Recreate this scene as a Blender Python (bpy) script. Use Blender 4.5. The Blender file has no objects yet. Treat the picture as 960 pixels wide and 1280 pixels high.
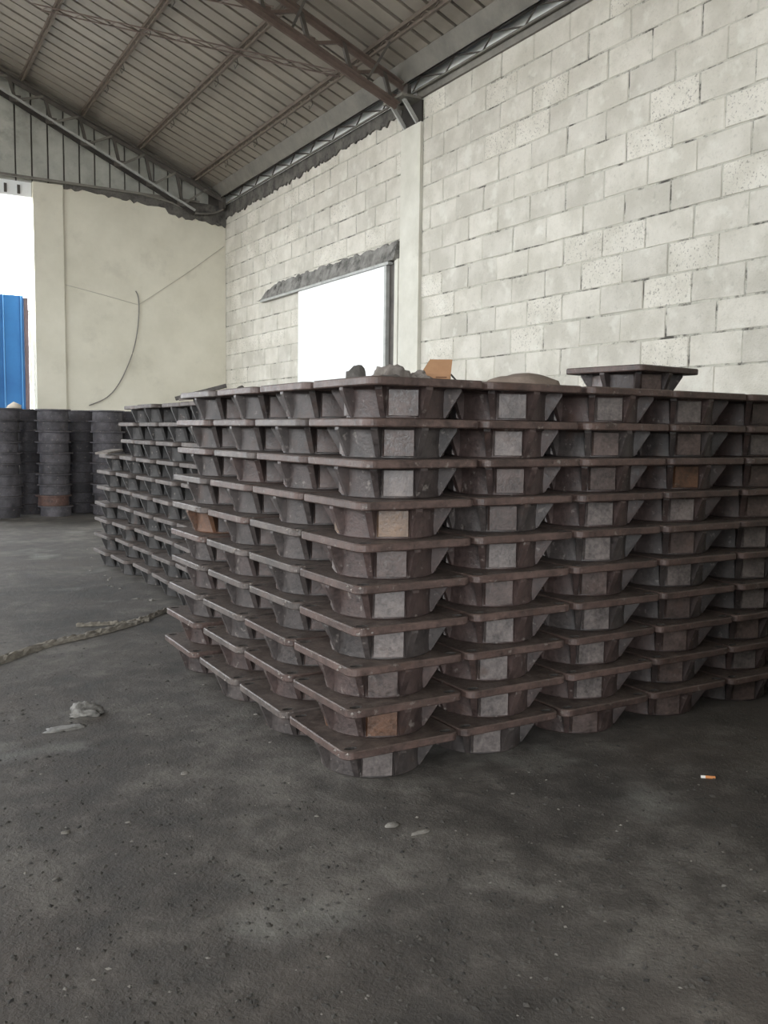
import bpy, bmesh, math, random
from mathutils import Vector, Matrix
R = math.radians
random.seed(7)
SC = bpy.context.scene
COL = SC.collection

# ------------------------------------------------------------------ camera
CAM_H = 1.5
F_PX, YAW, PITCH, ROLL = 1122.15, R(30.545), R(5.144), R(0.72)
fw = Vector((math.sin(YAW)*math.cos(PITCH), math.cos(YAW)*math.cos(PITCH), -math.sin(PITCH)))
rt = Vector((math.cos(YAW), -math.sin(YAW), 0))
up = rt.cross(fw)
r2 = rt*math.cos(ROLL) + up*math.sin(ROLL)
u2 = up*math.cos(ROLL) - rt*math.sin(ROLL)
cd = bpy.data.cameras.new('camera')
cd.sensor_fit = 'VERTICAL'; cd.sensor_height = 24.0; cd.lens = F_PX/1280*24.0
cd.clip_start = 0.05; cd.clip_end = 500
cam = bpy.data.objects.new('camera', cd)
COL.objects.link(cam)
M = Matrix.Identity(4)
for i in range(3):
    M[i][0], M[i][1], M[i][2] = r2[i], u2[i], -fw[i]
M.translation = (0, 0, CAM_H)
cam.matrix_world = M
SC.camera = cam

# ------------------------------------------------------------------ sky (even overcast) and exposure
w = bpy.data.worlds.new('overcast_sky'); SC.world = w
w.use_nodes = True
bg = w.node_tree.nodes['Background']
bg.inputs['Color'].default_value = (0.93, 0.97, 1.0, 1)
bg.inputs['Strength'].default_value = 6.0
SC.view_settings.view_transform = 'Standard'
SC.view_settings.look = 'None'
SC.view_settings.gamma = 1.0
SC.view_settings.use_curve_mapping = False
SC.view_settings.exposure = 1.32

# hall dimensions (metres)
XR, XL, YB, YF = 6.84, -10.84, 18.24, -9.0
XRIDGE = -2.0
def purlin_z(x):                       # underside of the purlins
    return 6.49 - 0.394*(x - 6.037)
def sheet_z(x):
    return purlin_z(x) + 0.13

def portal(name, loc, rot, sx, sy):    # sky portals in the wall openings (sampling aid only)
    l = bpy.data.lights.new(name, 'AREA'); l.shape = 'RECTANGLE'; l.size = sx; l.size_y = sy
    l.cycles.is_portal = True
    o = bpy.data.objects.new(name, l); COL.objects.link(o)
    o.location = loc; o.rotation_euler = rot
# openings: back doorway, unseen left and front openings shaped to bring in daylight
BO = (-4.6, 3.04, 0.0, 5.78)           # x0 x1 z0 z1
LO = (-5.0, 16.5, 3.0, 5.9)             # y0 y1 z0 z1
FO = (-9.5, -0.5, 0.6, 5.6)            # x0 x1 z0 z1
portal('portal_back', ((BO[0]+BO[1])/2, YB+0.25, (BO[2]+BO[3])/2), (R(-90), 0, 0), BO[1]-BO[0], BO[3]-BO[2])
portal('portal_left', (XL-0.25, (LO[0]+LO[1])/2, (LO[2]+LO[3])/2), (0, R(-90), 0), LO[3]-LO[2], LO[1]-LO[0])
portal('portal_front', ((FO[0]+FO[1])/2, YF-0.25, (FO[2]+FO[3])/2), (R(90), 0, 0), FO[1]-FO[0], FO[3]-FO[2])

# ------------------------------------------------------------------ helpers
class MB:
    def __init__(s): s.v = []; s.f = []
    def add(s, vs, fs):
        b = len(s.v); s.v += [tuple(v) for v in vs]; s.f += [[b+i for i in f] for f in fs]; return s
    def box(s, x0, x1, y0, y1, z0, z1):
        vs = [(x, y, z) for z in (z0, z1) for y in (y0, y1) for x in (x0, x1)]
        return s.add(vs, [(0,2,3,1),(4,5,7,6),(0,1,5,4),(1,3,7,5),(3,2,6,7),(2,0,4,6)])
    def bar(s, a, b, wd, ht, upv=(0,0,1)):
        a = Vector(a); b = Vector(b); d = (b-a).normalized(); u = Vector(upv)
        if abs(d.dot(u)) > .98: u = Vector((1,0,0))
        sd = d.cross(u).normalized(); u = sd.cross(d)
        vs = []
        for p in (a, b):
            for q, t in ((-1,-1),(1,-1),(1,1),(-1,1)):
                vs.append(p + sd*wd/2*q + u*ht/2*t)
        return s.add(vs, [(3,2,1,0),(4,5,6,7),(0,1,5,4),(1,2,6,5),(2,3,7,6),(3,0,4,7)])
    def angle(s, a, b, wd, th=.008, upv=(0,0,1), flip=1):     # L-section bar
        a = Vector(a); b = Vector(b); d = (b-a).normalized(); u = Vector(upv)
        sd = d.cross(u).normalized(); u = sd.cross(d)
        o = sd*wd/2*flip
        s.bar(a, b, wd, th, upv); s.bar(a+o-u*wd/2, b+o-u*wd/2, th, wd, upv); return s
    def tube(s, pts, r, n=8, close=False):
        pts = [Vector(p) for p in pts]; N = len(pts); vs = []; fs = []
        for i, p in enumerate(pts):
            d = (pts[min(i+1, N-1)] - pts[max(i-1, 0)]).normalized()
            u = Vector((0,0,1)) if abs(d.z) < .95 else Vector((1,0,0))
            sd = d.cross(u).normalized(); u = sd.cross(d)
            rr = r[i] if isinstance(r, (list, tuple)) else r
            for k in range(n):
                t = 2*math.pi*k/n; vs.append(p + sd*rr*math.cos(t) + u*rr*math.sin(t))
        for i in range(N-1):
            for k in range(n):
                fs.append((i*n+k, i*n+(k+1)%n, (i+1)*n+(k+1)%n, (i+1)*n+k))
        fs.append(tuple(range(n))[::-1]); fs.append(tuple((N-1)*n+k for k in range(n)))
        return s.add(vs, fs)
    def prism(s, poly, axis, a, b):     # poly in the other two axes, extruded along axis from a to b
        def mk(p, t):
            return {'x': (t, p[0], p[1]), 'y': (p[0], t, p[1]), 'z': (p[0], p[1], t)}[axis]
        n = len(poly)
        vs = [mk(p, a) for p in poly] + [mk(p, b) for p in poly]
        fs = [tuple(range(n)), tuple(range(2*n-1, n-1, -1))] + [(i, n+i, n+(i+1) % n, (i+1) % n) for i in range(n)]
        return s.add(vs, fs)
    def lathe(s, prof, n=32, cx=0, cy=0, closed=True):
        vs = []; fs = []; m = len(prof)
        for k in range(n):
            t = 2*math.pi*k/n
            for r, z in prof: vs.append((cx+r*math.cos(t), cy+r*math.sin(t), z))
        rng = range(m if closed else m-1)
        for k in range(n):
            for j in rng:
                fs.append((k*m+j, ((k+1) % n)*m+j, ((k+1) % n)*m+(j+1) % m, k*m+(j+1) % m))
        return s.add(vs, fs)
    def mesh(s, name, mat, smooth=False):
        me = bpy.data.meshes.new(name); me.from_pydata(s.v, [], s.f)
        bm = bmesh.new(); bm.from_mesh(me); bmesh.ops.recalc_face_normals(bm, faces=bm.faces); bm.to_mesh(me); bm.free()
        me.materials.append(mat)
        if smooth:
            for p in me.polygons: p.use_smooth = True
            try: me.set_sharp_from_angle(angle=R(35))
            except Exception: pass
        me.update(); return me
    def build(s, name, mat, parent=None, smooth=False):
        return link(name, s.mesh(name, mat, smooth), parent)

def link(name, me, parent=None):
    o = bpy.data.objects.new(name, me); COL.objects.link(o)
    if parent: o.parent = parent
    return o
def empty(name, loc=(0,0,0), rz=0):
    o = bpy.data.objects.new(name, None); COL.objects.link(o)
    o.location = loc; o.rotation_euler = (0, 0, rz); o.empty_display_size = .1; return o
def tag(o, label, cat, group=None):
    o['label'] = label; o['category'] = cat
    if group: o['group'] = group
    return o
def struct(o): o['kind'] = 'structure'; return o

def srgb(r, g, b):
    f = lambda c: (c/255/12.92) if c/255 <= .04045 else ((c/255+.055)/1.055)**2.4
    return (f(r), f(g), f(b), 1)

# ------------------------------------------------------------------ materials
class NT:
    def __init__(s, name):
        s.m = bpy.data.materials.new(name); s.m.use_nodes = True
        s.t = s.m.node_tree; s.b = s.t.nodes['Principled BSDF']
    def n(s, typ, **kw):
        nd = s.t.nodes.new(typ)
        for k, v in kw.items():
            if k in nd.inputs: nd.inputs[k].default_value = v
            else: setattr(nd, k, v)
        return nd
    def l(s, a, b): s.t.links.new(a, b)
    def coords(s, kind='Object'): return s.n('ShaderNodeTexCoord').outputs[kind]
    def noise(s, vec, scale, detail=6, rough=.6, dist=0):
        nd = s.n('ShaderNodeTexNoise'); nd.inputs['Scale'].default_value = scale; nd.inputs['Detail'].default_value = detail
        nd.inputs['Roughness'].default_value = rough; nd.inputs['Distortion'].default_value = dist
        s.l(vec, nd.inputs['Vector']); return nd.outputs['Fac']
    def ramp(s, fac, stops, interp='LINEAR'):
        nd = s.n('ShaderNodeValToRGB'); cr = nd.color_ramp; cr.interpolation = interp
        while len(cr.elements) < len(stops): cr.elements.new(.5)
        for e, (p, c) in zip(cr.elements, stops):
            e.position = p; e.color = c if len(c) == 4 else (*c, 1)
        s.l(fac, nd.inputs['Fac']); return nd.outputs['Color']
    def mix(s, fac, a, b, mode='MIX'):
        nd = s.n('ShaderNodeMix'); nd.data_type = 'RGBA'; nd.blend_type = mode
        for sock, v in ((nd.inputs[0], fac), (nd.inputs[6], a), (nd.inputs[7], b)):
            if isinstance(v, (int, float)): sock.default_value = v
            elif isinstance(v, tuple): sock.default_value = v
            else: s.l(v, sock)
        return nd.outputs[2]
    def math(s, op, a, b=0.0, c=None):
        nd = s.n('ShaderNodeMath'); nd.operation = op
        for i, v in enumerate((a, b) if c is None else (a, b, c)):
            if isinstance(v, (int, float)): nd.inputs[i].default_value = v
            else: s.l(v, nd.inputs[i])
        return nd.outputs[0]
    def base(s, c):
        if isinstance(c, tuple): s.b.inputs['Base Color'].default_value = c
        else: s.l(c, s.b.inputs['Base Color'])
    def rough(s, v):
        if isinstance(v, (int, float)): s.b.inputs['Roughness'].default_value = v
        else: s.l(v, s.b.inputs['Roughness'])
    def bump(s, h, strength=.3, dist=.01):
        nd = s.n('ShaderNodeBump'); nd.inputs['Strength'].default_value = strength; nd.inputs['Distance'].default_value = dist
        s.l(h, nd.inputs['Height']); s.l(nd.outputs[0], s.b.inputs['Normal'])
G = lambda v: (v, v, v, 1)
def world_pos(t): return t.n('ShaderNodeNewGeometry').outputs['Position']

def mat_iron(name, dust=.8, rough=.55, speck=1.0):
    t = NT(name); pos = world_pos(t)
    oc = t.n('ShaderNodeObjectInfo')
    n1 = t.noise(pos, 9, 8, .65); n2 = t.noise(pos, 60, 5, .6)
    k = t.ramp(t.mix(.4, n1, n2), [(.38, G(.5)), (.62, G(1.55))])
    c = t.mix(1.0, oc.outputs['Color'], k, 'MULTIPLY')
    rust = t.ramp(t.noise(pos, 5.5, 7, .7), [(.58, G(0)), (.75, G(.55))])
    c = t.mix(rust, c, srgb(78, 54, 41))
    sp = t.ramp(t.noise(pos, 26, 4, .6), [(.62, G(0)), (.70, G(.65*speck))])
    c = t.mix(sp, c, srgb(120, 113, 107))
    nz = t.n('ShaderNodeSeparateXYZ'); t.l(t.n('ShaderNodeNewGeometry').outputs['Normal'], nz.inputs[0])
    upf = t.ramp(nz.outputs[2], [(.6, G(0)), (.9, G(dust))])
    dc = t.ramp(t.noise(pos, 14, 8, .7), [(.38, srgb(58, 49, 44)), (.62, srgb(92, 81, 74))])
    c = t.mix(upf, c, dc)
    t.base(c); t.rough(t.ramp(n2, [(.3, G(rough-.12)), (.7, G(rough+.15))]))
    h = t.mix(.5, n1, n2); t.bump(h, .5, .008)
    t.b.inputs['Specular IOR Level'].default_value = .5
    return t.m
IRON = mat_iron('cast_iron', .85, .52)
PAD = mat_iron('cast_iron_smooth', 0, .42, .5)
IRON_FAR = mat_iron('dusty_cast_iron', .95, .7, 1.2)

def mat_block():
    t = NT('aerated_block'); pos = world_pos(t); oi = t.n('ShaderNodeObjectInfo')
    a = t.ramp(t.noise(pos, 2.2, 6, .6), [(.4, srgb(197, 192, 180)), (.6, srgb(214, 209, 198))])
    k = t.math('MULTIPLY_ADD', oi.outputs['Random'], .17, .87)
    kc = t.n('ShaderNodeCombineColor'); [t.l(k, kc.inputs[i]) for i in range(3)]
    c = t.mix(1.0, a, kc.outputs[0], 'MULTIPLY')
    pit = t.noise(pos, 42, 4, .7)
    rr = t.math('GREATER_THAN', oi.outputs['Random'], .8)
    pm = t.ramp(pit, [(.36, G(1)), (.43, G(0))])
    pf = t.math('MULTIPLY', pm, t.math('MULTIPLY_ADD', rr, .55, .12))
    c = t.mix(pf, c, srgb(105, 102, 94))
    st = t.ramp(t.noise(pos, 1.1, 7, .7), [(.60, G(0)), (.8, G(.3))])
    c = t.mix(st, c, srgb(150, 147, 138))
    chipm = t.ramp(t.noise(pos, 9, 6, .75, .4), [(.59, G(0)), (.67, G(.32))])
    c = t.mix(chipm, c, srgb(150, 147, 136))
    sm = t.ramp(t.noise(pos, 3.5, 5, .6), [(.57, G(0)), (.66, G(.45))])
    c = t.mix(sm, c, srgb(222, 220, 210))
    t.base(c); t.rough(.92); t.bump(t.mix(.6, pit, t.noise(pos, 12, 6, .7)), .8, .02)
    return t.m
BLOCK = mat_block()

def mat_rough(name, c1, c2, scale=3, rough=.9, bump=.4, stain=None, stain_rng=(.5, .7), sc2=1.2, bd=.01, detail=8):
    t = NT(name); pos = world_pos(t)
    n = t.noise(pos, scale, detail, .65)
    c = t.ramp(n, [(.3, c1), (.7, c2)])
    if stain:
        f = t.ramp(t.noise(pos, sc2, 8, .72), [(stain_rng[0], G(0)), (stain_rng[1], G(.9))])
        c = t.mix(f, c, stain)
    t.base(c); t.rough(rough); t.bump(t.noise(pos, scale*12, 6, .7), bump, bd)
    return t.m
MORTAR = mat_rough('mortar', srgb(170, 167, 155), srgb(200, 197, 185), 5, .95, .7, srgb(52, 49, 45), (.5, .62), 4)
PLASTER = mat_rough('cream_plaster', srgb(206, 201, 184), srgb(222, 217, 201), 1.2, .9, .15, srgb(188, 183, 168), (.55, .85), 1.6)
PILLARM = mat_rough('pillar_render', srgb(196, 193, 181), srgb(216, 213, 202), 2.5, .9, .3, srgb(150, 146, 136), (.62, .8), 1.7)
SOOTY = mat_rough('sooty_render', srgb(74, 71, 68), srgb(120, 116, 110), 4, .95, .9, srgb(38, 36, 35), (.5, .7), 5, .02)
SOOTY2 = mat_rough('smoky_lintel_render', srgb(104, 102, 98), srgb(164, 161, 155), 5, .95, .9, srgb(42, 40, 38), (.5, .66), 4, .02)
WHITE = mat_rough('white_painted_board', srgb(236, 238, 238), srgb(244, 245, 244), 2, .55, .03)
ROOFM = mat_rough('grey_roof_sheet', srgb(126, 118, 110), srgb(148, 140, 130), 1.0, .55, .05, srgb(104, 100, 94), (.5, .8), .7)
ROOFTOP = mat_rough('dark_rib_valley', srgb(40, 36, 33), srgb(52, 47, 43), 1.0, .8, .05)
GABLE = mat_rough('gable_sheet', srgb(150, 150, 142), srgb(188, 188, 180), 2.0, .6, .05, srgb(110, 110, 104), (.5, .8), 2.2)
STEEL_D = mat_rough('dark_steel', srgb(66, 62, 58), srgb(92, 86, 80), 6, .6, .2)
STEEL_P = mat_rough('purlin_steel', srgb(84, 74, 66), srgb(112, 100, 90), 6, .6, .2)
STEEL_R = mat_rough('red_oxide_steel', srgb(84, 70, 64), srgb(112, 97, 89), 5, .65, .2)
STEEL_L = mat_rough('light_grey_steel', srgb(150, 150, 146), srgb(186, 186, 182), 4, .55, .1, srgb(110, 108, 102), (.55, .8), 3)
STEEL_M = mat_rough('grey_channel', srgb(104, 100, 94), srgb(128, 124, 116), 3, .6, .1, srgb(88, 85, 80), (.5, .75), 2)
BLUE = mat_rough('blue_painted_sheet', srgb(38, 98, 158), srgb(52, 118, 178), 1.5, .45, .05)
BLUE_L = mat_rough('light_blue_edge', srgb(90, 150, 205), srgb(110, 165, 215), 1.5, .45, .05)
BROWNP = mat_rough('brown_post', srgb(62, 52, 58), srgb(84, 70, 76), 3, .7, .1, srgb(96, 44, 48), (.62, .75), 4)
CARD = mat_rough('cardboard', srgb(138, 103, 74), srgb(154, 117, 85), 6, .85, .1)
INK = mat_rough('brown_ink', srgb(96, 66, 46), srgb(110, 76, 52), 6, .85, .1)
LUMP = mat_rough('grey_clod', srgb(70, 66, 63), srgb(110, 105, 100), 20, .95, 1)
RAG = mat_rough('dusty_rag', srgb(100, 92, 86), srgb(150, 142, 135), 14, .95, .8)
MOUND = mat_rough('brown_sack', srgb(112, 98, 88), srgb(136, 122, 110), 8, .95, .4)
ROPE = mat_rough('frayed_strip', srgb(98, 92, 83), srgb(142, 135, 123), 25, .95, .8)
PAPER = mat_rough('dirty_plastic', srgb(64, 61, 57), srgb(142, 139, 133), 18, .6, .5)
CHIP = mat_rough('pale_chip', srgb(84, 80, 74), srgb(130, 125, 118), 18, .9, .5)
GRIT = mat_rough('dark_grit', srgb(36, 34, 32), srgb(74, 70, 65), 9, .95, .5)
CABLE = mat_rough('grey_cable', srgb(112, 108, 103), srgb(134, 130, 124), 9, .7, .1)
STRINGM = mat_rough('thin_string', srgb(172, 167, 154), srgb(186, 180, 168), 9, .9, .1)
WHITEST = mat_rough('pale_block', srgb(196, 184, 166), srgb(216, 206, 190), 9, .9, .4)
FILTER = mat_rough('orange_filter', srgb(196, 128, 76), srgb(206, 140, 88), 9, .9, .1)
CIG = mat_rough('white_paper', srgb(222, 218, 210), srgb(230, 226, 220), 9, .9, .1)
GROUND = mat_rough('pale_ground', srgb(150, 146, 138), srgb(172, 168, 160), 1, .95, .2)
OUTW = mat_rough('plain_wall', srgb(176, 173, 163), srgb(190, 187, 176), 1.5, .9, .2)

def mat_floor():
    t = NT('dirty_concrete'); pos = world_pos(t)
    n1 = t.noise(pos, .9, 9, .62); n2 = t.noise(pos, 5, 9, .7); n3 = t.noise(pos, 70, 4, .7)
    c = t.ramp(t.mix(.5, n1, n2), [(.40, srgb(48, 44, 40)), (.5, srgb(71, 66, 61)), (.60, srgb(100, 95, 89))])
    br = t.ramp(t.noise(pos, .55, 5, .6), [(.5, G(0)), (.7, G(.6))])
    c = t.mix(br, c, srgb(72, 63, 56))
    pale = t.ramp(t.noise(pos, 1.3, 6, .55), [(.58, G(0)), (.70, G(.55))])
    c = t.mix(pale, c, srgb(128, 126, 120))
    sp = t.ramp(n3, [(.68, G(0)), (.74, G(.5))])
    c = t.mix(sp, c, srgb(112, 107, 100))
    t.base(c); t.rough(t.ramp(n2, [(.3, G(.72)), (.7, G(.95))]))
    t.bump(t.mix(.3, t.mix(.6, n1, n2), t.mix(.5, n3, t.noise(pos, 22, 6, .7))), 1.0, .035)
    return t.m
FLOORM = mat_floor()

# ------------------------------------------------------------------ the setting
fl = MB()
NX, NY = 70, 110
x0, x1, y0, y1 = XL-.3, XR+.3, YF-.3, YB+.3
vs = []
rf = random.Random(3)
for j in range(NY+1):
    for i in range(NX+1):
        vs.append((x0+(x1-x0)*i/NX, y0+(y1-y0)*j/NY, 0))
fs = [(j*(NX+1)+i, j*(NX+1)+i+1, (j+1)*(NX+1)+i+1, (j+1)*(NX+1)+i) for j in range(NY) for i in range(NX)]
floor = MB().add([(x0,y0,-.2),(x1,y0,-.2),(x1,y1,-.2),(x0,y1,-.2)], [(0,1,2,3)])
floor.add(vs, fs)
floor = floor.build('floor', FLOORM); struct(floor)
g = MB().box(-90, 90, -90, 110, -.5, -.21).build('ground', GROUND); struct(g)

# right wall: recessed mortar core with blocks standing proud of it
wr = MB().box(XR+.008, XR+.24, YF, YB+.2, 0, 6.02).build('wall_right', MORTAR); struct(wr)
def block_mesh(seed):
    rr = random.Random(seed); a, b, c = .06, .2925, .1435
    vs = []
    j = lambda s=.006: rr.uniform(-s, s)
    for z in (-c, c):
        for y in (-b, b):
            vs.append((a, y, z))
    fr = [(-.0+j(.002), sy*(b-.006)+j(), sz*(c-.006)+j()) for sz in (-1, 1) for sy in (-1, 1)]
    md = [(.008, sy*b+j(.003), sz*c+j(.003)) for sz in (-1, 1) for sy in (-1, 1)]
    V = vs + md + fr
    F = [(8,9,11,10)]
    ring = (0, 1, 3, 2)
    for q in range(4):
        i0, i1 = ring[q], ring[(q+1) % 4]
        F.append((4+i0, 4+i1, 8+i1, 8+i0)); F.append((i0, i1, 4+i1, 4+i0))
    return MB().add(V, F).mesh('block', BLOCK)
BM = [block_mesh(i) for i in range(6)]
PIL0, PIL1 = 10.655, 11.175
Z0 = 4.8405
def block_spans(row, ya, yb):
    # row = index of the lower course line (z = Z0 + .3*row); joints alternate by half a block
    off = 6.8535 if (row % 2 == 0) else 6.555
    k0 = math.floor((ya-off)/.6); y = off + k0*.6; out = []
    while y < yb - 1e-6:
        a, b = max(y, ya), min(y+.6, yb)
        if b-a > .06: out.append((a, b))
        y += .6
    return out
DOOR = (11.30, 14.50, 3.90)
rb = random.Random(11)
far_stuff = MB()
nblk = 0
for row in range(-17, 4):
    za, zb = Z0+.3*row, Z0+.3*row+.3
    for (ya, yb) in block_spans(row, 4.4, PIL0) + block_spans(row, PIL1, YB):
        if zb < 1.6 or (ya < 4.75):
            a, b = ya+.006, yb-.006
            far_stuff.box(XR, XR+.06, a, b, max(za, 0.0)+.006, zb-.006) if zb > .1 else None
            continue
        if yb > DOOR[0]+.05 and ya < DOOR[1]-.3 and zb < DOOR[2]-.1 and yb <= DOOR[1]+.1:
            continue
        me = rb.choice(BM)
        o = link('block', me, wr); nblk += 1
        o.location = (XR + rb.uniform(-.004, .005), (ya+yb)/2 + rb.uniform(-.003, .003), (za+zb)/2 + rb.uniform(-.003, .003))
        o.scale = (1, (yb-ya-rb.choice((.004, .007, .010, .016)))/.588, rb.uniform(.975, 1.005)*(-1 if rb.random() < .5 else 1))
        o.rotation_euler = (rb.uniform(-.006, .006), 0, rb.uniform(-.006, .006))
    for (ya, yb) in block_spans(row, YF, 4.4):
        if zb > .1: far_stuff.box(XR, XR+.06, ya+.006, yb-.006, max(za, 0)+.006, zb-.006)
o = far_stuff.build('blocks', BLOCK, wr); o['kind'] = 'stuff'
print('blocks', nblk)

# pillar in the right wall
p = empty('pillar', (XR, (PIL0+PIL1)/2, 0))
tag(p, 'pale rendered concrete pillar standing proud of the block wall', 'pillar')
MB().box(-.05, .1, -.26, .26, 0, 3.96).build('shaft', WHITE if False else PILLARM, p)
MB().box(-.042, .1, -.245, .26, 3.96, 5.71).build('upper_shaft', PILLARM, p)

# back wall with doorway
wb = MB()
wb.box(3.58, XR, YB, YB+.25, 0, 6.04)
wbk = wb.build('wall_back', PLASTER); struct(wbk)
struct(MB().box(XL, BO[0], YB, YB+.25, 0, 6.04).build('wall_back_left', PLASTER))
pr = MB().box(3.04, 3.575, YB-.05, YB+.3, 0, 6.06).build('door_pier', PLASTER)
tag(pr, 'cream plastered pier between the open doorway and the back wall', 'pier')
lb = empty('doorway_lintel', (0, YB, 0))
tag(lb, 'pale sheet lintel over the open back doorway', 'lintel')
MB().box(BO[0], 3.03, .05, .2, 5.78, 6.05).build('lintel_sheet', WHITE, lb)
for xx in (2.55, 2.78):
    MB().box(xx, xx+.05, .03, .05, 5.82, 5.98).build('rib', STEEL_D, lb)

# left wall and front wall (behind the camera) with added daylight openings
wl = MB()
wl.box(XL-.25, XL, YF, LO[0], 0, 6.05); wl.box(XL-.25, XL, LO[1], YB+.25, 0, 6.05); wl.box(XL-.25, XL, LO[0], LO[1], LO[3], 6.05); wl.box(XL-.25, XL, LO[0], LO[1], 0, LO[2])
struct(wl.build('wall_left', OUTW))
ridge_z = sheet_z(XRIDGE)+.05
wf = MB()
wf.box(XL, FO[0], YF-.25, YF, 0, 6.05); wf.box(FO[1], XR+.2, YF-.25, YF, 0, 6.05); wf.box(FO[0], FO[1], YF-.25, YF, FO[3], 6.05); wf.box(FO[0], FO[1], YF-.25, YF, 0, FO[2])
wf.prism([(XL, 6.05), (XR+.2, 6.05), (XRIDGE, ridge_z)], 'y', YF-.25, YF)
struct(wf.build('wall_front', OUTW))
# added unseen box, right behind the camera, shading the pile's right end
struct(MB().box(2.3, XR-.005, YF+.01, 1.3, 0, 4.2).build('wall_light_block', OUTW))

# roof: dark rib-valley skin with a grey pan between each pair of ribs
ce = MB()
xe = XR+.3; 
def slab(x_a, x_b, dz0, dz1, ya, yb, fz=sheet_z):
    return [(x, y, fz(x)+dz) for dz in (dz0, dz1) for (x, y) in ((x_a, ya), (x_b, ya), (x_b, yb), (x_a, yb))]
QF = [(0,1,2,3),(7,6,5,4),(0,4,5,1),(1,5,6,2),(2,6,7,3),(3,7,4,0)]
ce.add(slab(XRIDGE, xe, .05, .09, YF-.3, YB+.35), QF)
lz = lambda x: sheet_z(2*XRIDGE-x)
ce.add(slab(XL-.3, XRIDGE, .05, .09, YF-.3, YB+.35, lz), QF)
ceil = ce.build('ceiling', ROOFTOP); struct(ceil)
y = YB+.2
sheet_me = MB().add([(v[0], v[1]-0, v[2]) for v in slab(XRIDGE, 6.66, 0, .05, -.118, .118)], QF).mesh('roof_sheet', ROOFM)
left_me = MB().add(slab(XL-.2, XRIDGE, 0, .05, -14.0, 14.0, lz), QF).mesh('roof_sheet', ROOFM)
k = 0
while y > YF:
    o = link('roof_sheet', sheet_me, ceil); o.location = (0, y-.145, rb.uniform(-.006, .006)); y -= .29; k += 1
o = link('roof_sheet', left_me, ceil); o.location = (0, (YF+YB)/2, 0)

# gable cladding above the back wall
gc = empty('gable_cladding', (0, YB+.1, 6.0))
tag(gc, 'pale grey upright ribbed sheets closing the gable above the back wall', 'cladding')
x = 6.5
while x > XRIDGE:
    a, b = x-.258, x
    MB().prism([(a, .02), (b, .02), (b, sheet_z(b)-6.0+.03), (a, sheet_z(a)-6.0+.03)], 'y', 0, .03).build('gable_sheet', GABLE, gc)
    x -= .288
MB().prism([(XL, 0), (XR+.1, 0), (XR+.1, sheet_z(XR+.1)-5.95), (XRIDGE, ridge_z-5.97), (XL, sheet_z(XR)-5.95)], 'y', .04, .07).build('back_skin', STEEL_D, gc)

# ------------------------------------------------------------------ roof steel
PX = [(6.10, 'nearest the block wall'), (5.0, 'second from the block wall'), (3.92, 'third from the block wall'), (2.86, 'fourth from the block wall'), (1.8, 'fifth from the block wall'), (.75, 'sixth from the block wall')]
for px, where in PX:
    po = empty('roof_purlin', (px, 0, purlin_z(px)))
    tag(po, 'dark lattice roof purlin, ' + where, 'purlin', 'roof purlins')
    MB().bar((0, YF, .09), (0, YB, .09), .055, .05).build('top_chord', STEEL_P, po)
    MB().bar((0, YF, .0), (0, YB, .0), .035, .03).build('bottom_chord', STEEL_P, po)
    zz = MB(); yy = 6.0; s_ = 0
    while yy < YB-.2:
        zz.bar((0, yy, .0 if s_ else .08), (0, yy+.16, .08 if s_ else .0), .014, .014); s_ ^= 1; yy += .16
    zz.build('web_rods', STEEL_P, po)
    if px > 3.5:
        for hy in (12.6, 13.5, 14.9, 16.1):
            y_ = hy + rb.uniform(-.3, .3)
            MB().tube([(0, y_, -.01), (.03, y_+.03, -.08), (.0, y_+.08, -.14), (-.02, y_+.05, -.1)], .007, 4).build('wire_hook', STEEL_D, po)

def truss(name, y, label, depth0, depth1, gable):
    t = empty(name, (0, y, 0)); tag(t, label, 'truss', 'roof trusses')
    tz = lambda x: purlin_z(x) - .02
    bz = lambda x: purlin_z(x) - .02 - (depth1 + (depth0-depth1)*(XR-.2-x)/(XR-.2-XRIDGE))
    xa, xb = XRIDGE, XR-.12
    xe_ = 6.1 if gable else xb-.15
    for s in (-1, 1):
        MB().angle((xa, s*.045, tz(xa)), (xb, s*.045, tz(xb)), .07, .012, flip=s).build('top_chord', STEEL_D if gable else STEEL_R, t)
        if not gable:
            MB().angle((xa, s*.05, bz(xa)), (xe_, s*.05, bz(xe_)), .075, .012, flip=s).build('bottom_chord', STEEL_R, t)
    if gable:
        MB().bar((xa, -.03, bz(xa)+.03), (xe_, -.03, bz(xe_)+.03), .05, .035).build('bottom_chord', STEEL_L, t)
        MB().bar((xa, .02, bz(xa)-.03), (xe_, .02, bz(xe_)-.03), .05, .07).build('bottom_chord', ROOFTOP, t)  # dark bar standing in for the shadow line under the pale chord
    x = xb-.25; step = .62; rr = random.Random(int(y*10))
    while x - step > xa:
        if x < xe_+.05:
            MB().bar((x, 0, bz(x)), (x-.12, 0, tz(x-.12)), .05, .05).build('web_post', STEEL_D, t)
            MB().box(x-.11, x+.09, -.008, .008, bz(x)-.03, bz(x)+.09).build('gusset_plate', STEEL_D if gable else STEEL_R, t)
        if x-step < xe_:
            MB().bar((x-.12, 0, tz(x-.12)), (x-step, 0, bz(x-step)), .045, .04).build('web_diagonal', STEEL_M if gable else STEEL_R, t)
        x -= step
    if not gable:                      # raking stays from the bottom chord up to the purlins
        for px in (6.1, 5.0, 3.92, 2.86, 1.8):
            for s in (-1, 1):
                MB().bar((px-.02, 0, bz(px)+.02), (px-.02, s*.62, purlin_z(px)-.01), .035, .012).build('stay', STEEL_D, t)
    MB().box(xb-.06, xb, -.12, .12, max(bz(xb)-.06, 6.0), tz(xb)).build('heel_plate', STEEL_D, t)
    return t, bz
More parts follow.
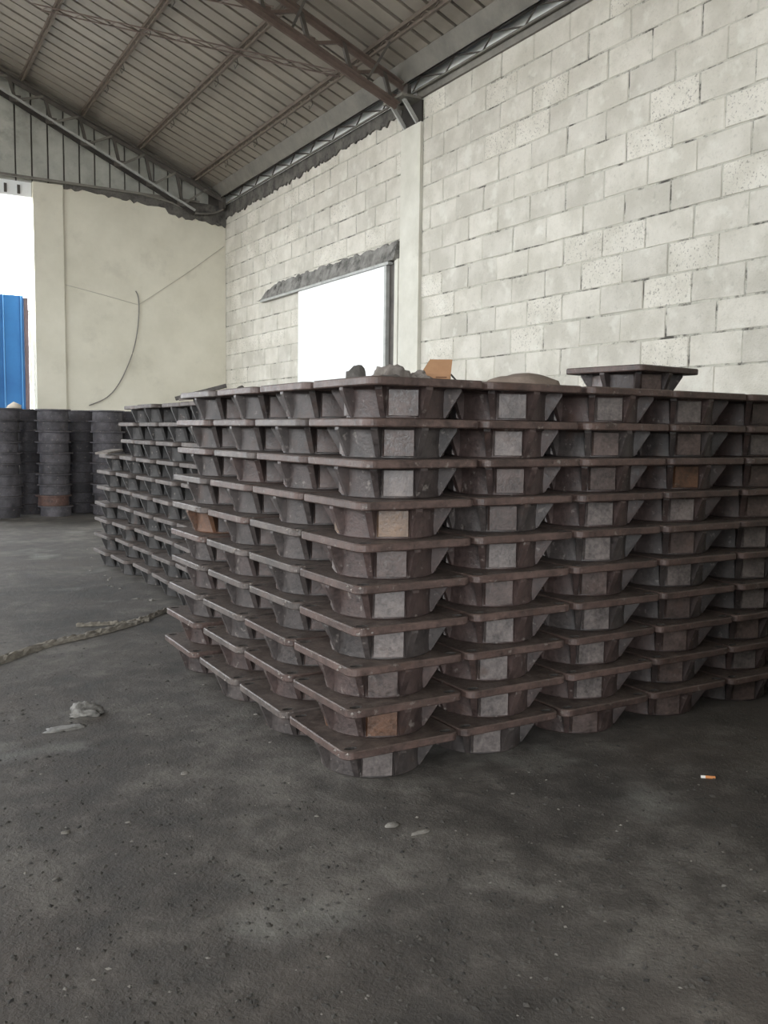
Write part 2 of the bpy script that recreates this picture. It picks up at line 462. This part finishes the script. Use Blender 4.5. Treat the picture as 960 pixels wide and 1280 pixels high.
truss('roof_truss', 10.92, 'red-brown steel roof truss bearing on the pillar', .45, .30, False)
truss('roof_truss', YB-.22, 'roof truss with pale bottom chord along the back gable', .03, .62, True)
truss('roof_truss', 3.2, 'steel roof truss in the bay above the camera', .45, .30, False)

# bracket legs below the truss heel, on the pillar
bk = empty('truss_bracket', (XR, 10.92, 5.70)); tag(bk, 'two pale sloping steel arms carrying the truss on the pillar top', 'bracket')
for yy in (-.14, .18):
    MB().bar((-.02, yy, 0.02), (-.25, yy, .30), .055, .03, (0, 1, 0)).build('arm', STEEL_L, bk)
MB().box(-.34, -.02, -.24, .26, .30, .335).build('bearing_plate', STEEL_M, bk)
MB().box(-.02, .02, -.24, .26, .02, .30).build('back_plate', ROOFTOP, bk)

# eave band under the sheet ends, lattice eave beam and channel on the wall head
eb = MB().prism([(6.50, 6.42), (6.64, 6.22), (6.655, 6.23), (6.515, 6.435)], 'y', YF, YB-.05).build('eave_board', STEEL_M)
tag(eb, 'smooth grey eave board along the top of the block wall', 'board')
lt = empty('eave_lattice', (XR-.10, 0, 0)); tag(lt, 'light zigzag lattice beam along the head of the block wall', 'beam')
MB().bar((0, YF, 6.275), (0, YB-.3, 6.275), .05, .035).build('top_chord', STEEL_D, lt)
MB().bar((0, YF, 6.10), (0, YB-.3, 6.10), .03, .02).build('bottom_chord', STEEL_M, lt)
yy = 5.0
while yy < YB-.9:
    MB().tube([(0, yy, 6.26), (0, yy+.2, 6.105), (0, yy+.8, 6.26)], .012, 5).build('web_rod', STEEL_D, lt)
    yy += .8
hw = struct(MB().box(XR+.03, XR+.2, YF, YB+.2, 6.03, 6.4).build('trim_1', WHITE))
cn = MB().prism([(XR-.035, 6.025), (XR+.006, 6.025), (XR+.006, 6.15), (XR-.05, 6.16), (XR-.06, 6.11), (XR-.045, 6.05)], 'y', YF, PIL0+.1).build('eave_channel', STEEL_M)
tag(cn, 'smooth grey channel on top of the nearer block wall', 'channel')

def ragged(name, mat, axis, pos, th, a0, a1, top, bot, amp, step, label, cat, seed=1):
    rr = random.Random(seed); pts = []; n = int((a1-a0)/step)
    for i in range(n+1):
        t = i/n; a = a0+(a1-a0)*t
        pts.append((a, top(a), bot(a)+rr.uniform(-amp, amp)*(1.8 if rr.random() < .2 else 1)))
    m = MB()
    for (a, tt, b_), (c, t2, b2) in zip(pts, pts[1:]):
        q = [(a, b_), (c, b2), (c, t2), (a, tt)]
        m.prism(q, axis, pos, pos+th)
    o = m.build(name, mat); tag(o, label, cat); return o
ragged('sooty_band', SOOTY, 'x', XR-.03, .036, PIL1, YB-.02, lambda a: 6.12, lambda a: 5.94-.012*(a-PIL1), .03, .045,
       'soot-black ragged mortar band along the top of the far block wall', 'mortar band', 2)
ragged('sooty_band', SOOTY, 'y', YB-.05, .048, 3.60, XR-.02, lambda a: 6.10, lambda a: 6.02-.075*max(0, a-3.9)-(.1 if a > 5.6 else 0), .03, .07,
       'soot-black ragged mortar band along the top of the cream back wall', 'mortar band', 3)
o = MB().bar((XL, YB-.1, 6.12), (XR-.6, YB-.1, 6.10), .05, .045).build('gable_rail', STEEL_M)
tag(o, 'thin grey steel rail running along the foot of the gable cladding', 'rail')

# conduits drooping from the rail towards the corner
def cable(name, pts, r, mat, label, cat='cable', group=None, n=6):
    P = [Vector(q) for q in pts]; out = []
    for i in range(len(P)-1):
        p0, p1, p2, p3 = P[max(i-1, 0)], P[i], P[i+1], P[min(i+2, len(P)-1)]
        for s in range(8):
            t = s/8
            out.append(.5*((2*p1)+(p2-p0)*t+(2*p0-5*p1+4*p2-p3)*t*t+(3*p1-p0-3*p2+p3)*t**3))
    out.append(P[-1])
    o = MB().tube(out, r, n).build(name, mat, None, True); tag(o, label, cat, group); return o
cable('corner_cable', [(5.1, YB-.14, 6.08), (5.6, YB-.2, 6.0), (6.1, YB-.2, 5.86), (6.5, YB-.2, 5.9), (6.7, YB-.25, 6.0)], .018, STEEL_M, 'light cable drooping along the wall head near the roof corner')
def on_back(x, z, d=.03): return (x, YB-d, z)
cable('wall_cable', [on_back(4.94, 4.22), on_back(4.99, 4.1), on_back(5.0, 3.8), on_back(4.95, 3.35), on_back(4.83, 2.9), on_back(4.6, 2.4), on_back(4.35, 2.1), on_back(4.0, 1.93)], .011, CABLE, 'grey cable curving down the cream back wall', n=6)
cable('wall_string', [on_back(3.6, 4.22, .02), on_back(4.3, 4.09, .02), on_back(4.99, 3.95, .03)], .006, STRINGM, 'thin string stretched from the pier to the hanging cable', 'string')
cable('wall_string', [on_back(4.99, 3.95, .03), on_back(5.9, 4.6, .02), on_back(6.8, 5.3, .02)], .006, STRINGM, 'thin string rising from the hanging cable to the wall corner', 'string')

# diagonal lattice braces in the roof plane
def brace(a, b, label):
    o = empty('roof_brace', a); tag(o, label, 'brace', 'roof braces')
    d = Vector(b)-Vector(a); L = d.length; dn = d.normalized(); sd = dn.cross(Vector((0, 0, 1))).normalized()*.11
    for s in (-1, 1):
        MB().tube([sd*s, d+sd*s], .012, 5).build('rod', STEEL_R, o)
    n = int(L/.28); m = MB()
    for i in range(n):
        p0 = dn*L*i/n + sd*(1 if i % 2 else -1); p1 = dn*L*(i+1)/n + sd*(-1 if i % 2 else 1)
        m.tube([p0, p1], .008, 4)
    m.build('lacing', STEEL_R, o)
def rp(x, y, d=-.04): return (x, y, purlin_z(x)+d)
brace(rp(6.0, 11.6), rp(2.6, 14.9), 'long laced brace crossing below the purlins behind the pillar truss')
brace(rp(4.9, 11.2), rp(2.9, 13.2), 'short laced brace higher up behind the pillar truss')

# ------------------------------------------------------------------ sliding door in the right wall
sd = empty('sliding_door', (XR, 12.9, 0)); tag(sd, 'white sliding door panel hung on the block wall', 'door')
MB().box(-.075, -.03, 11.52-12.9, 14.50-12.9, .05, 3.90).build('panel', WHITE, sd)
MB().box(-.085, -.025, 11.47-12.9, 11.53-12.9, .05, 3.92).build('edge_strip', STEEL_L, sd)
MB().box(-.10, -.02, 11.40-12.9, 16.15-12.9, 3.905, 3.945).build('track', STEEL_L, sd)
MB().box(-.02, .006, 11.30-12.9, 14.5-12.9, 0, 3.92).build('backing', STEEL_D, sd)
dp = MB().box(XR-.05, XR+.006, 11.20, 11.295, 0, 3.96).build('door_post', PILLARM)
tag(dp, 'narrow patched render strip between white door and pillar', 'post')
def lintel():
    rr = random.Random(5); m = MB(); ya, yb, n = 11.25, 16.3, 60
    prev = None
    for i in range(n+1):
        t = i/n; yv = ya+(yb-ya)*t
        th = .25*(1-t**14)*(.9+.2*rr.random()) + .01
        z0 = 3.948; cur = (yv, z0, z0+th, .05+.02*rr.random())
        if prev:
            a, b = prev, cur
            V = [(XR-a[3]*1.6, a[0], a[1]), (XR-a[3]*.5, a[0], a[2]), (XR+.006, a[0], a[2]+.01), (XR+.006, a[0], a[1]),
                 (XR-b[3]*1.6, b[0], b[1]), (XR-b[3]*.5, b[0], b[2]), (XR+.006, b[0], b[2]+.01), (XR+.006, b[0], b[1])]
            m.add(V, [(0,1,5,4),(1,2,6,5),(3,0,4,7),(0,3,2,1),(4,5,6,7)])
        prev = cur
    o = m.build('door_lintel', SOOTY2); tag(o, 'soot-stained mortar lintel above the white sliding door', 'lintel')
lintel()

# ------------------------------------------------------------------ blue gate outside the back doorway
bgx = empty('blue_gate', (1.0, YB+.55, 0)); tag(bgx, 'bright blue ribbed sheet gate in the back doorway', 'gate')
x = 2.87-1.0
MB().box(x+.018, 1.92, -.02, .02, .05, 4.02).build('gate_sheet', BLUE, bgx)
for i in range(14):
    MB().box(x-.302, x-.018, -.02, .02, .05, 4.02).build('gate_sheet', BLUE, bgx)
    MB().prism([(x-.018, 0), (x, -.05), (x+.018, 0)], 'z', .05, 4.02).build('rib', BLUE_L, bgx)
    x -= .32
gp = MB().box(2.925, 3.0, YB+.5, YB+.6, 0, 3.98).build('gate_post', BROWNP); tag(gp, 'dark brown post at the edge of the blue gate', 'post')
g2 = MB().prism([(3.02, 0), (3.08, 0), (3.05, 3.75), (3.01, 3.75)], 'y', YB+.5, YB+.56).build('gate_rail', STEEL_L); tag(g2, 'slim pale rail beside the brown gate post', 'rail')

# ------------------------------------------------------------------ cast-iron frames
H = .1726; TP = .036; S = .582; RD = .225
def rounded_sq(s, r, n=5):
    out = []; h = s/2-r
    for q, (cx, cy) in enumerate(((h, h), (-h, h), (-h, -h), (h, -h))):
        for i in range(n+1):
            t = math.pi/2*(q+i/n); out.append((cx+r*math.cos(t), cy+r*math.sin(t)))
    return out
def plate_mesh(name, mat, slots=True):
    # rounded square flange with a round mouth and four bolt slots, bevelled rim
    base = MB().prism(rounded_sq(S, .045), 'z', H-TP, H).mesh('tmp', mat)
    bm = bmesh.new(); bm.from_mesh(base)
    ed = [e for e in bm.edges if abs(e.verts[0].co.z-e.verts[1].co.z) < 1e-5]
    bmesh.ops.bevel(bm, geom=ed, offset=.005, segments=1, affect='EDGES')
    bm.to_mesh(base); bm.free()
    o = link('tmp', base)
    cut = MB().lathe([(.0001, H-TP-.02), (.185, H-TP-.02), (.185, H+.02), (.0001, H+.02)], 28)
    cm = MB().prism([(.185*math.cos(2*math.pi*i/28), .185*math.sin(2*math.pi*i/28)) for i in range(28)], 'z', H-TP-.02, H+.02)
    if slots:
        for sx in (-1, 1):
            for sy in (-1, 1):
                c = (sx*(S/2-.052), sy*(S/2-.045))
                cm.prism([(c[0]+0.03*math.cos(2*math.pi*i/10), c[1]+.017*math.sin(2*math.pi*i/10)) for i in range(10)], 'z', H-TP-.02, H+.02)
    c = cm.build('tmp_cut', mat)
    md = o.modifiers.new('b', 'BOOLEAN'); md.operation = 'DIFFERENCE'; md.object = c; md.solver = 'EXACT'
    dg = bpy.context.evaluated_depsgraph_get()
    me = bpy.data.meshes.new_from_object(o.evaluated_get(dg)); me.name = name
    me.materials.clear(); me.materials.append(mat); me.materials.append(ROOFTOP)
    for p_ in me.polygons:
        if abs(p_.normal.z) < .3 and (abs(p_.center.x)-(S/2-.052))**2 + (abs(p_.center.y)-(S/2-.045))**2 < .034**2: p_.material_index = 1  # slot walls coloured dark: shadow and dirt inside put into the colour
    bpy.data.objects.remove(o); bpy.data.objects.remove(c)
    return me
def drum_mb():
    zt = H-TP
    return MB().lathe([(RD-.006, 0), (RD, .006), (RD-.002, .05), (RD+.002, zt-.012), (RD+.012, zt), (RD-.03, zt), (RD-.03, 0)], 40)
def rib_mb(corner, m=None):
    # thick tapering gusset pointing along -Y (rotated afterwards): wide under the flange, dying out at the foot
    m = m or MB(); zt = H-TP+.001
    ro = .302 if corner else .280
    wt, wb_ = (.019, .014) if corner else (.021, .013)
    r0 = RD-.012; rb0 = RD + .006
    V = [(-wt, -r0, zt), (wt, -r0, zt), (wt*.85, -ro, zt), (-wt*.85, -ro, zt),
         (-wt*.8, -ro, zt-.014), (wt*.8, -ro, zt-.014),
         (-wb_, -r0, .008), (wb_, -r0, .008), (wb_*.8, -rb0, .008), (-wb_*.8, -rb0, .008)]
    F = [(0,1,2,3), (3,2,5,4), (4,5,8,9), (9,8,7,6), (0,3,4,9,6), (1,7,8,5,2)]
    return m.add(V, F)
def pad_mb(m=None):
    # flat raised pad on the drum between two gussets, along -Y
    m = m or MB(); zt = H-TP-.006; w_ = .071; d = RD*math.cos(math.asin(w_/RD)) - .004; o = RD*.985 + .008
    V = [(-w_, -d, .008), (w_, -d, .008), (w_, -d, zt), (-w_, -d, zt),
         (-w_+.007, -o, .014), (w_-.007, -o, .014), (w_-.007, -o, zt-.006), (-w_+.007, -o, zt-.006)]
    return m.add(V, [(4,5,6,7), (0,1,5,4), (1,2,6,5), (2,3,7,6), (3,0,4,7)])
def rot_add(dst, src, ang):
    c, s = math.cos(ang), math.sin(ang)
    dst.add([(x*c-y*s, x*s+y*c, z) for x, y, z in src.v], src.f)
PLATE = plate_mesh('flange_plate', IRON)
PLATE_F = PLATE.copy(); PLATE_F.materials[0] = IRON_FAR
DRUM = drum_mb().mesh('drum', IRON, True)
RIBC = rib_mb(True).mesh('gusset', IRON); RIBS = rib_mb(False).mesh('gusset', IRON)
PADM = pad_mb().mesh('pad', PAD)
# drum, gussets and pads in one mesh for distant or hidden frames
body = drum_mb()
for q in range(4):
    rot_add(body, rib_mb(False), q*math.pi/2); rot_add(body, rib_mb(True), q*math.pi/2+math.pi/4); rot_add(body, pad_mb(), q*math.pi/2-R(22.5))
BODY = body.mesh('drum', IRON, True)
BODY_F = BODY.copy(); BODY_F.materials.clear(); BODY_F.materials.append(IRON_FAR)
ORD = ['topmost', 'second from top', 'third from top', 'fourth from top', 'fifth from top', 'sixth from top', 'seventh from top', 'eighth from top', 'ninth from top', 'bottommost']
NTH = ['first', 'second', 'third', 'fourth', 'fifth', 'sixth', 'seventh', 'eighth']
rc = random.Random(21)
def jit(c, a=.12):
    k = 1+rc.uniform(-a, a); return tuple(min(1, v*k) for v in c[:3]) + (1,)
BROWN = srgb(62, 50, 47); BROWN2 = srgb(56, 48, 46); GREYI = srgb(60, 54, 52); PADG = srgb(94, 86, 83); PADB = srgb(76, 64, 60); RUST = srgb(84, 58, 42); TAN = srgb(92, 74, 60)  # pad tones lighter and greyer than the drums: their sheen put into the colour
PLB = srgb(74, 59, 54); PLG = srgb(78, 70, 66)
NEWEST = []
def crust_mesh(seed):
    rr = random.Random(seed); m = MB()
    for i in range(16):
        if rr.random() < .6: cx, cy = -S/2+.004+rr.uniform(-.006, .012), -S/2+.04+abs(rr.gauss(0, .06))
        else: cx, cy = -S/2+.03+rr.uniform(-.02, .05), -S/2+.006+rr.uniform(-.004, .012)
        cz = H-.003+rr.uniform(-.022, .002); r_ = rr.uniform(.004, .011)
        pts = [(cx+r_*rr.uniform(.7, 1.4), cy, cz), (cx, cy+r_*rr.uniform(.7, 1.6), cz), (cx-r_, cy, cz), (cx, cy-r_*rr.uniform(.7, 1.4), cz), (cx, cy, cz+r_*.8), (cx, cy, cz-r_*.8)]
        pts = [(q[0], q[1], min(q[2], H-.001)) for q in pts]
        m.add(pts, [(0,1,4),(1,2,4),(2,3,4),(3,0,4),(1,0,5),(2,1,5),(3,2,5),(0,3,5)])
    return m.mesh('dirt_crust', CRUST)
CRUST = mat_rough('pale_crust', srgb(96, 88, 82), srgb(158, 150, 144), 40, .95, .5)
CRM = [crust_mesh(i) for i in range(4)]
def frame(loc, rz, label, group, detail=2, tone=None, padtone=None, plate=None):
    t = empty('iron_frame', loc, rz); tag(t, label, 'iron frame', group); NEWEST.append(t.name)
    bc = jit(tone or (BROWN if rc.random() < .62 else (BROWN2 if rc.random() < .5 else GREYI)))
    if detail == 2:
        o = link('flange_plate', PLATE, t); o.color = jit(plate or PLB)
        o = link('drum', DRUM, t); o.color = bc
        for q in range(4):
            o = link('gusset', RIBS, t); o.rotation_euler = (0, 0, q*math.pi/2); o.color = bc
            o = link('gusset', RIBC, t); o.rotation_euler = (0, 0, q*math.pi/2+math.pi/4); o.color = bc
            o = link('pad', PADM, t); o.rotation_euler = (0, 0, q*math.pi/2-R(22.5))
            o.color = jit(padtone or (PADG if rc.random() < .5 else PADB), .15)
    else:
        far = detail == 1
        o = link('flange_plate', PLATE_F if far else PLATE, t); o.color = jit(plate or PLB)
        o = link('drum', BODY_F if far else BODY, t); o.color = bc
    return t

DXL = lambda j: .0135*j                 # the stack leans: every layer up sits a little further in
COLX = [1.995, 2.595, 3.195, 3.792, 4.39, 4.985, 5.58]
ROWY = [3.46, 4.075, 4.70, 5.36]
special = {(3, 0): (BROWN, TAN), (8, 0): (BROWN, RUST), (2, 3): (BROWN, RUST), (6, 2): (GREYI, PADG), (0, 2): (BROWN, PADG)}
for j in range(10):                     # j counts layers up from the floor
    L = 9-j
    lx = DXL(j) + rc.uniform(-.008, .008); ly = .006*j + rc.uniform(-.008, .008)
    for c, cx in enumerate(COLX):
        z = j*H
        tone, pt = special.get((L, c), (None, None))
        lab = ('cast-iron frame, %s in the stack at the near corner' % ORD[L]) if c == 0 else \
              ('cast-iron frame, %s in the %s stack right of the near corner' % (ORD[L], NTH[c-1]))
        frame((cx+lx+rc.uniform(-.005, .005), ROWY[0]+ly+rc.uniform(-.012, .012), z), R(rc.uniform(-.6, .6)), lab, 'stacked iron frames', 2, tone, pt)
        if c == 0 and L > 4: link('dirt_crust', CRM[L % 4], COL.objects[NEWEST[-1]])['kind'] = 'stuff'
    for r in (1, 2, 3):
        tone = RUST if (r == 3 and L == 4) else (GREYI if rc.random() < .5 else None)
        frame((COLX[0]+lx+rc.uniform(-.005, .005) - .004*r, ROWY[r]+ly+rc.uniform(-.01, .01), j*H), R(rc.uniform(-.7, .7)),
              'cast-iron frame, %s in the %s stack behind the near corner' % (ORD[L], NTH[r-1]), 'stacked iron frames', 2, tone, PADB, PLG if rc.random() < .5 else PLB)
        if L > 3: link('dirt_crust', CRM[(L+r) % 4], COL.objects[NEWEST[-1]])['kind'] = 'stuff'
    for c in range(1, 6):               # second row, glimpsed through the gaps
        frame((COLX[c]+lx, ROWY[1]+ly, j*H), R(rc.uniform(-.4, .4)),
              'half-hidden cast-iron frame, %s, behind the %s stack right of the near corner' % (ORD[L], NTH[c-1]), 'stacked iron frames', 0)
    # far part of the pile
    fx = .012*j
    for r, fy in enumerate([6.62, 7.25, 7.9, 8.58, 9.26, 9.92]):
        if r == 5 and j > 6: continue
        frame((2.60+fx+(-.04 if r == 5 else 0)+rc.uniform(-.03, .03), fy+rc.uniform(-.015, .015), j*H), R(rc.uniform(-2, 2)),
              'dusty grey iron frame, %s in the %s stack of the far pile' % (ORD[L if r < 5 else 6-j] if r < 5 else (ORD[6-j] if 6-j > 0 else 'topmost'), NTH[r]),
              'dusty iron frames of the far pile', 1, srgb(50, 48, 47), None, PLG)

# the single frame set on top of the pile
frame((4.12, 4.02, 10*H), R(7), 'single cast-iron frame set alone on top of the pile', None, 2, BROWN2, PADB)

# ------------------------------------------------------------------ round drum frames stacked by the back wall
def round_mesh():
    h = .18
    return MB().lathe([(.215, 0), (.245, .0), (.25, .02), (.247, h-.03), (.29, h-.026), (.29, h-.004), (.215, h-.002)], 28).mesh('round_frame', IRON_FAR, True)
RM = round_mesh()
DK = srgb(66, 63, 66)
ns = 0
for c, (cx, cy) in enumerate([(1.25, 16.5), (1.5, 15.95), (2.12, 15.95), (2.60, 16.55), (2.91, 15.95), (3.47, 16.5), (3.80, 15.95), (4.35, 16.5)]):
    for j in range(10):
        L = 9-j
        o = link('round_frame', RM)
        o.location = (cx+rc.uniform(-.02, .02), cy+rc.uniform(-.02, .02), j*.18); o.rotation_euler = (0, 0, rc.uniform(0, 6))
        o.color = jit(srgb(74, 54, 47) if (c == 4 and j == 1) else DK, .3)
        tag(o, 'dark round iron frame, %s in the %s stack from the blue gate' % ((ORD[L] if j else 'bottommost'), NTH[c]), 'round frame', 'round iron frames by the back wall')

# ------------------------------------------------------------------ things lying on the pile
TOP = 10*H
def blob(name, mat, loc, size, seed, label, cat, amp=.35, sub=3):
    bm = bmesh.new(); bmesh.ops.create_icosphere(bm, subdivisions=sub, radius=1)
    from mathutils import noise as mn
    for v in bm.verts:
        n = v.co.normalized(); d = 1 + amp*mn.noise(n*1.7+Vector((seed*3.1, seed, 0))) + amp*.4*mn.noise(n*5+Vector((seed, 0, 7)))
        v.co = Vector((n.x*d*size[0], n.y*d*size[1], max(-.02*0, n.z*d*size[2])))
    me = bpy.data.meshes.new(name); bm.to_mesh(me); bm.free(); me.materials.append(mat)
    for p_ in me.polygons: p_.use_smooth = True
    o = link(name, me); o.location = loc; tag(o, label, cat); return o
blob('dirt_clod', LUMP, (1.97, 3.6, TOP), (.045, .045, .065), 1, 'dark round clod on top of the near corner stack', 'clod')
blob('dirt_clod', LUMP, (2.10, 3.54, TOP), (.085, .05, .03), 2, 'low dark clod trailing beside the round clod', 'clod')
blob('rag', RAG, (2.24, 3.75, TOP), (.09, .08, .08), 3, 'crumpled dusty rag lying left of the cardboard box', 'rag', .5, 4)
blob('rag', RAG, (2.385, 3.72, TOP), (.06, .07, .06), 5, 'flat dusty rag touching the cardboard box', 'rag', .5, 4)
blob('sack', MOUND, (3.36, 4.12, TOP), (.27, .2, .112), 4, 'low brown dusty sack on the pile right of the box', 'sack', .18, 4)
bx = empty('cardboard_box', (2.535, 3.80, TOP), R(-34)); tag(bx, 'small open cardboard box with one flap raised', 'box')
MB().box(-.075, .075, -.05, -.046, 0, .062).build('front_panel', CARD, bx)
MB().box(-.075, .075, .046, .05, 0, .062).build('rear_panel', CARD, bx)
MB().box(-.075, -.071, -.05, .05, 0, .062).build('side_panel', CARD, bx)
MB().box(.071, .075, -.05, .05, 0, .062).build('side_panel', CARD, bx)
MB().box(-.075, .075, -.05, .05, 0, .004).build('bottom_panel', CARD, bx)
MB().add([(-.075, -.05, .062), (.075, -.05, .062), (.082, -.02, .135), (-.03, -.02, .135), (-.075, -.046, .062), (.075, -.046, .062), (.082, -.016, .135), (-.03, -.016, .135)], QF).build('raised_flap', CARD, bx)
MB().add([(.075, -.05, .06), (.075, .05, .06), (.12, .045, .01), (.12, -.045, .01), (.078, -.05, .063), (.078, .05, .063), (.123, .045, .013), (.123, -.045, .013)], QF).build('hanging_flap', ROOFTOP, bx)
MB().box(.0, .055, -.0515, -.05, .04, .048).build('printed_mark', INK, bx)

# slats and scrap on the far left of the pile top
def plank(a, b, wd, th, mat, label, cat):
    o = MB().bar(a, b, wd, th).build('scrap_slat', mat); tag(o, label, cat, 'scrap on the pile'); return o
plank((2.40, 7.62, TOP+.03), (2.80, 7.46, TOP+.15), .11, .03, LUMP, 'grey scrap slat propped at a slant on the pile', 'slat')
plank((2.36, 7.4, TOP+.015), (2.75, 7.3, TOP+.07), .07, .02, RAG, 'thin pale scrap slat lying below the slanted slat', 'slat')
blob('dirt_clod', LUMP, (2.93, 7.5, TOP), (.10, .1, .13), 8, 'dark clod at the top end of the slanted slat', 'clod')
plank((2.26, 9.75, 7*H+.02), (2.5, 10.05, 7*H+.05), .14, .02, RAG, 'flat scrap sheet on the lower end of far pile', 'slat')
wbk2 = blob('rubble_block', WHITEST, (2.3, 16.0, 10*.18), (.13, .1, .12), 9, 'pale rubble block on the round frames before the blue gate', 'rubble', .5, 1)

# ------------------------------------------------------------------ things on the floor
def floor_xy(px, py, z=0.0):            # place on the floor where the photograph shows it
    d = fw + r2*((px-480)/F_PX) - u2*((py-640)/F_PX); t = (CAM_H-z)/-d.z
    return d.x*t, d.y*t
def strip(name, pts, widths, mat, label, cat, seed=1, h=.02):
    rr = random.Random(seed); P = [Vector((x, y, 0)) for x, y in pts]; Q = []
    for i in range(len(P)-1):
        p0, p1, p2, p3 = P[max(i-1, 0)], P[i], P[i+1], P[min(i+2, len(P)-1)]
        for s in range(10):
            t = s/10
            Q.append((.5*((2*p1)+(p2-p0)*t+(2*p0-5*p1+4*p2-p3)*t*t+(3*p1-p0-3*p2+p3)*t**3), widths[i]*(1-t)+widths[i+1]*t))
    Q.append((P[-1], widths[-1])); V = []; F = []; m = 7
    for i, (q, wv) in enumerate(Q):
        a = Q[max(i-1, 0)][0]; b = Q[min(i+1, len(Q)-1)][0]; d = (b-a).normalized(); s_ = Vector((-d.y, d.x, 0))
        for k in range(m):
            u = k/(m-1)*2-1
            V.append(q + s_*wv*.5*(u+rr.uniform(-.12, .12)) + Vector((0, 0, (.004 + h*(1-u*u)*rr.uniform(.4, 1.3)) if 0 < k < m-1 else .001)))
    for i in range(len(Q)-1):
        for k in range(m-1): F.append((i*m+k, i*m+k+1, (i+1)*m+k+1, (i+1)*m+k))
    o = MB().add(V, F).build(name, mat); tag(o, label, cat); return o
strip('cloth_strip', [floor_xy(*q) for q in ((-60, 850), (0, 827), (55, 808), (110, 795), (160, 782), (195, 769), (212, 762))], [.12, .12, .11, .10, .09, .06, .04], ROPE, 'long frayed pale cloth strip trailing across the floor to the pile', 'cloth strip', 4, .025)
strip('cloth_strip', [floor_xy(*q) for q in ((95, 783), (128, 781), (158, 779), (186, 776))], [.05, .07, .06, .04], ROPE, 'short frayed cloth tail branching off the long strip', 'cloth strip', 6, .02)
x, y = floor_xy(105, 893); blob('crumpled_plastic', PAPER, (x, y, 0), (.075, .055, .045), 11, 'crumpled dirty plastic scrap on the open floor', 'plastic scrap', .8, 4)
x, y = floor_xy(80, 911); blob('flat_scrap', PAPER, (x, y, 0), (.10, .045, .008), 12, 'flat grey scrap in front of the crumpled plastic', 'scrap', .4)
x, y = floor_xy(490, 1032); blob('flat_stone', CHIP, (x, y, 0), (.035, .018, .012), 13, 'small flat stone left of the long floor chip', 'stone', .3, 2)
x, y = floor_xy(526, 1041); blob('flat_stone', CHIP, (x, y, 0), (.045, .012, .010), 14, 'long thin pale chip on the floor before the pile', 'stone', .3, 2)
x, y = floor_xy(885, 973)
cg = empty('cigarette_butt', (x, y, .006), R(-38)); tag(cg, 'orange-tipped cigarette butt on the dark floor', 'cigarette butt')
MB().tube([(-.03, 0, 0), (-.012, 0, 0)], .0065, 8).build('paper', CIG, cg); MB().tube([(-.012, 0, 0), (.03, 0, 0)], .0065, 8).build('filter', FILTER, cg)
rs = random.Random(99)
for i, (px, py, s_) in enumerate([(231, 967, .022), (320, 893, .016), (255, 856, .014), (82, 1041, .02), (187, 893, .014), (338, 928, .013), (396, 1020, .012), (641, 992, .012), (905, 1107, .012), (160, 1028, .012), (70, 1099, .014)]):
    x, y = floor_xy(px, py)
    w_ = ['beside a dark speck left of the pile', 'close to the foot of the pile', 'below the left edge of the pile', 'on the left foreground floor', 'right of the crumpled plastic', 'just left of the near corner', 'before the near corner', 'right of the near stack foot', 'in the dark right foreground', 'in the middle left foreground', 'at the lower left of the floor'][i]
    blob('floor_chip', CHIP, (x, y, 0), (s_*.9, s_*.6, s_*.35), 20+i, 'tiny pale chip ' + w_, 'chip', .4, 2)
def scatter(name, mat, n, smin, smax, region, seed, label, cat):
    rr = random.Random(seed); m = MB()
    for i in range(n):
        px, py = region(rr); x, y = floor_xy(px, py)
        if (x > 1.66 and 3.1 < y < 5.75) or (x > 2.2 and 5.7 < y < 10.4): continue
        s = rr.uniform(smin, smax); a = rr.uniform(0, 6.28)
        ca, sa = math.cos(a), math.sin(a); el = rr.uniform(.5, 1.6)
        pts = [(s*el, 0, 0), (0, s, 0), (-s*el, 0, 0), (0, -s, 0), (s*rr.uniform(-.3, .3), 0, s*rr.uniform(.3, .7))]
        m.add([(x+p_[0]*ca-p_[1]*sa, y+p_[0]*sa+p_[1]*ca, p_[2]) for p_ in pts], [(0,1,4), (1,2,4), (2,3,4), (3,0,4)])
    o = m.build(name, mat); o['kind'] = 'stuff'; tag(o, label, cat)
def reg_all(rr): return rr.uniform(-200, 1160), 800 + 560*rr.random()**1.3
def reg_left(rr): return rr.uniform(0, 400), 660 + 400*rr.random()
def reg_pile(rr):
    t = rr.random(); return 120+90*t+rr.gauss(0, 14), 705+38*t+rr.gauss(0, 9)
scatter('floor_grit', GRIT, 3200, .003, .012, reg_all, 1, 'loose dark grit strewn over the concrete floor', 'grit')
scatter('floor_dust_chips', CHIP, 260, .003, .008, reg_all, 2, 'scattered tiny pale crumbs on the concrete floor', 'crumbs')
scatter('pile_foot_debris', CHIP, 120, .008, .032, reg_pile, 3, 'pale flaky debris along the foot of the far pile', 'debris')
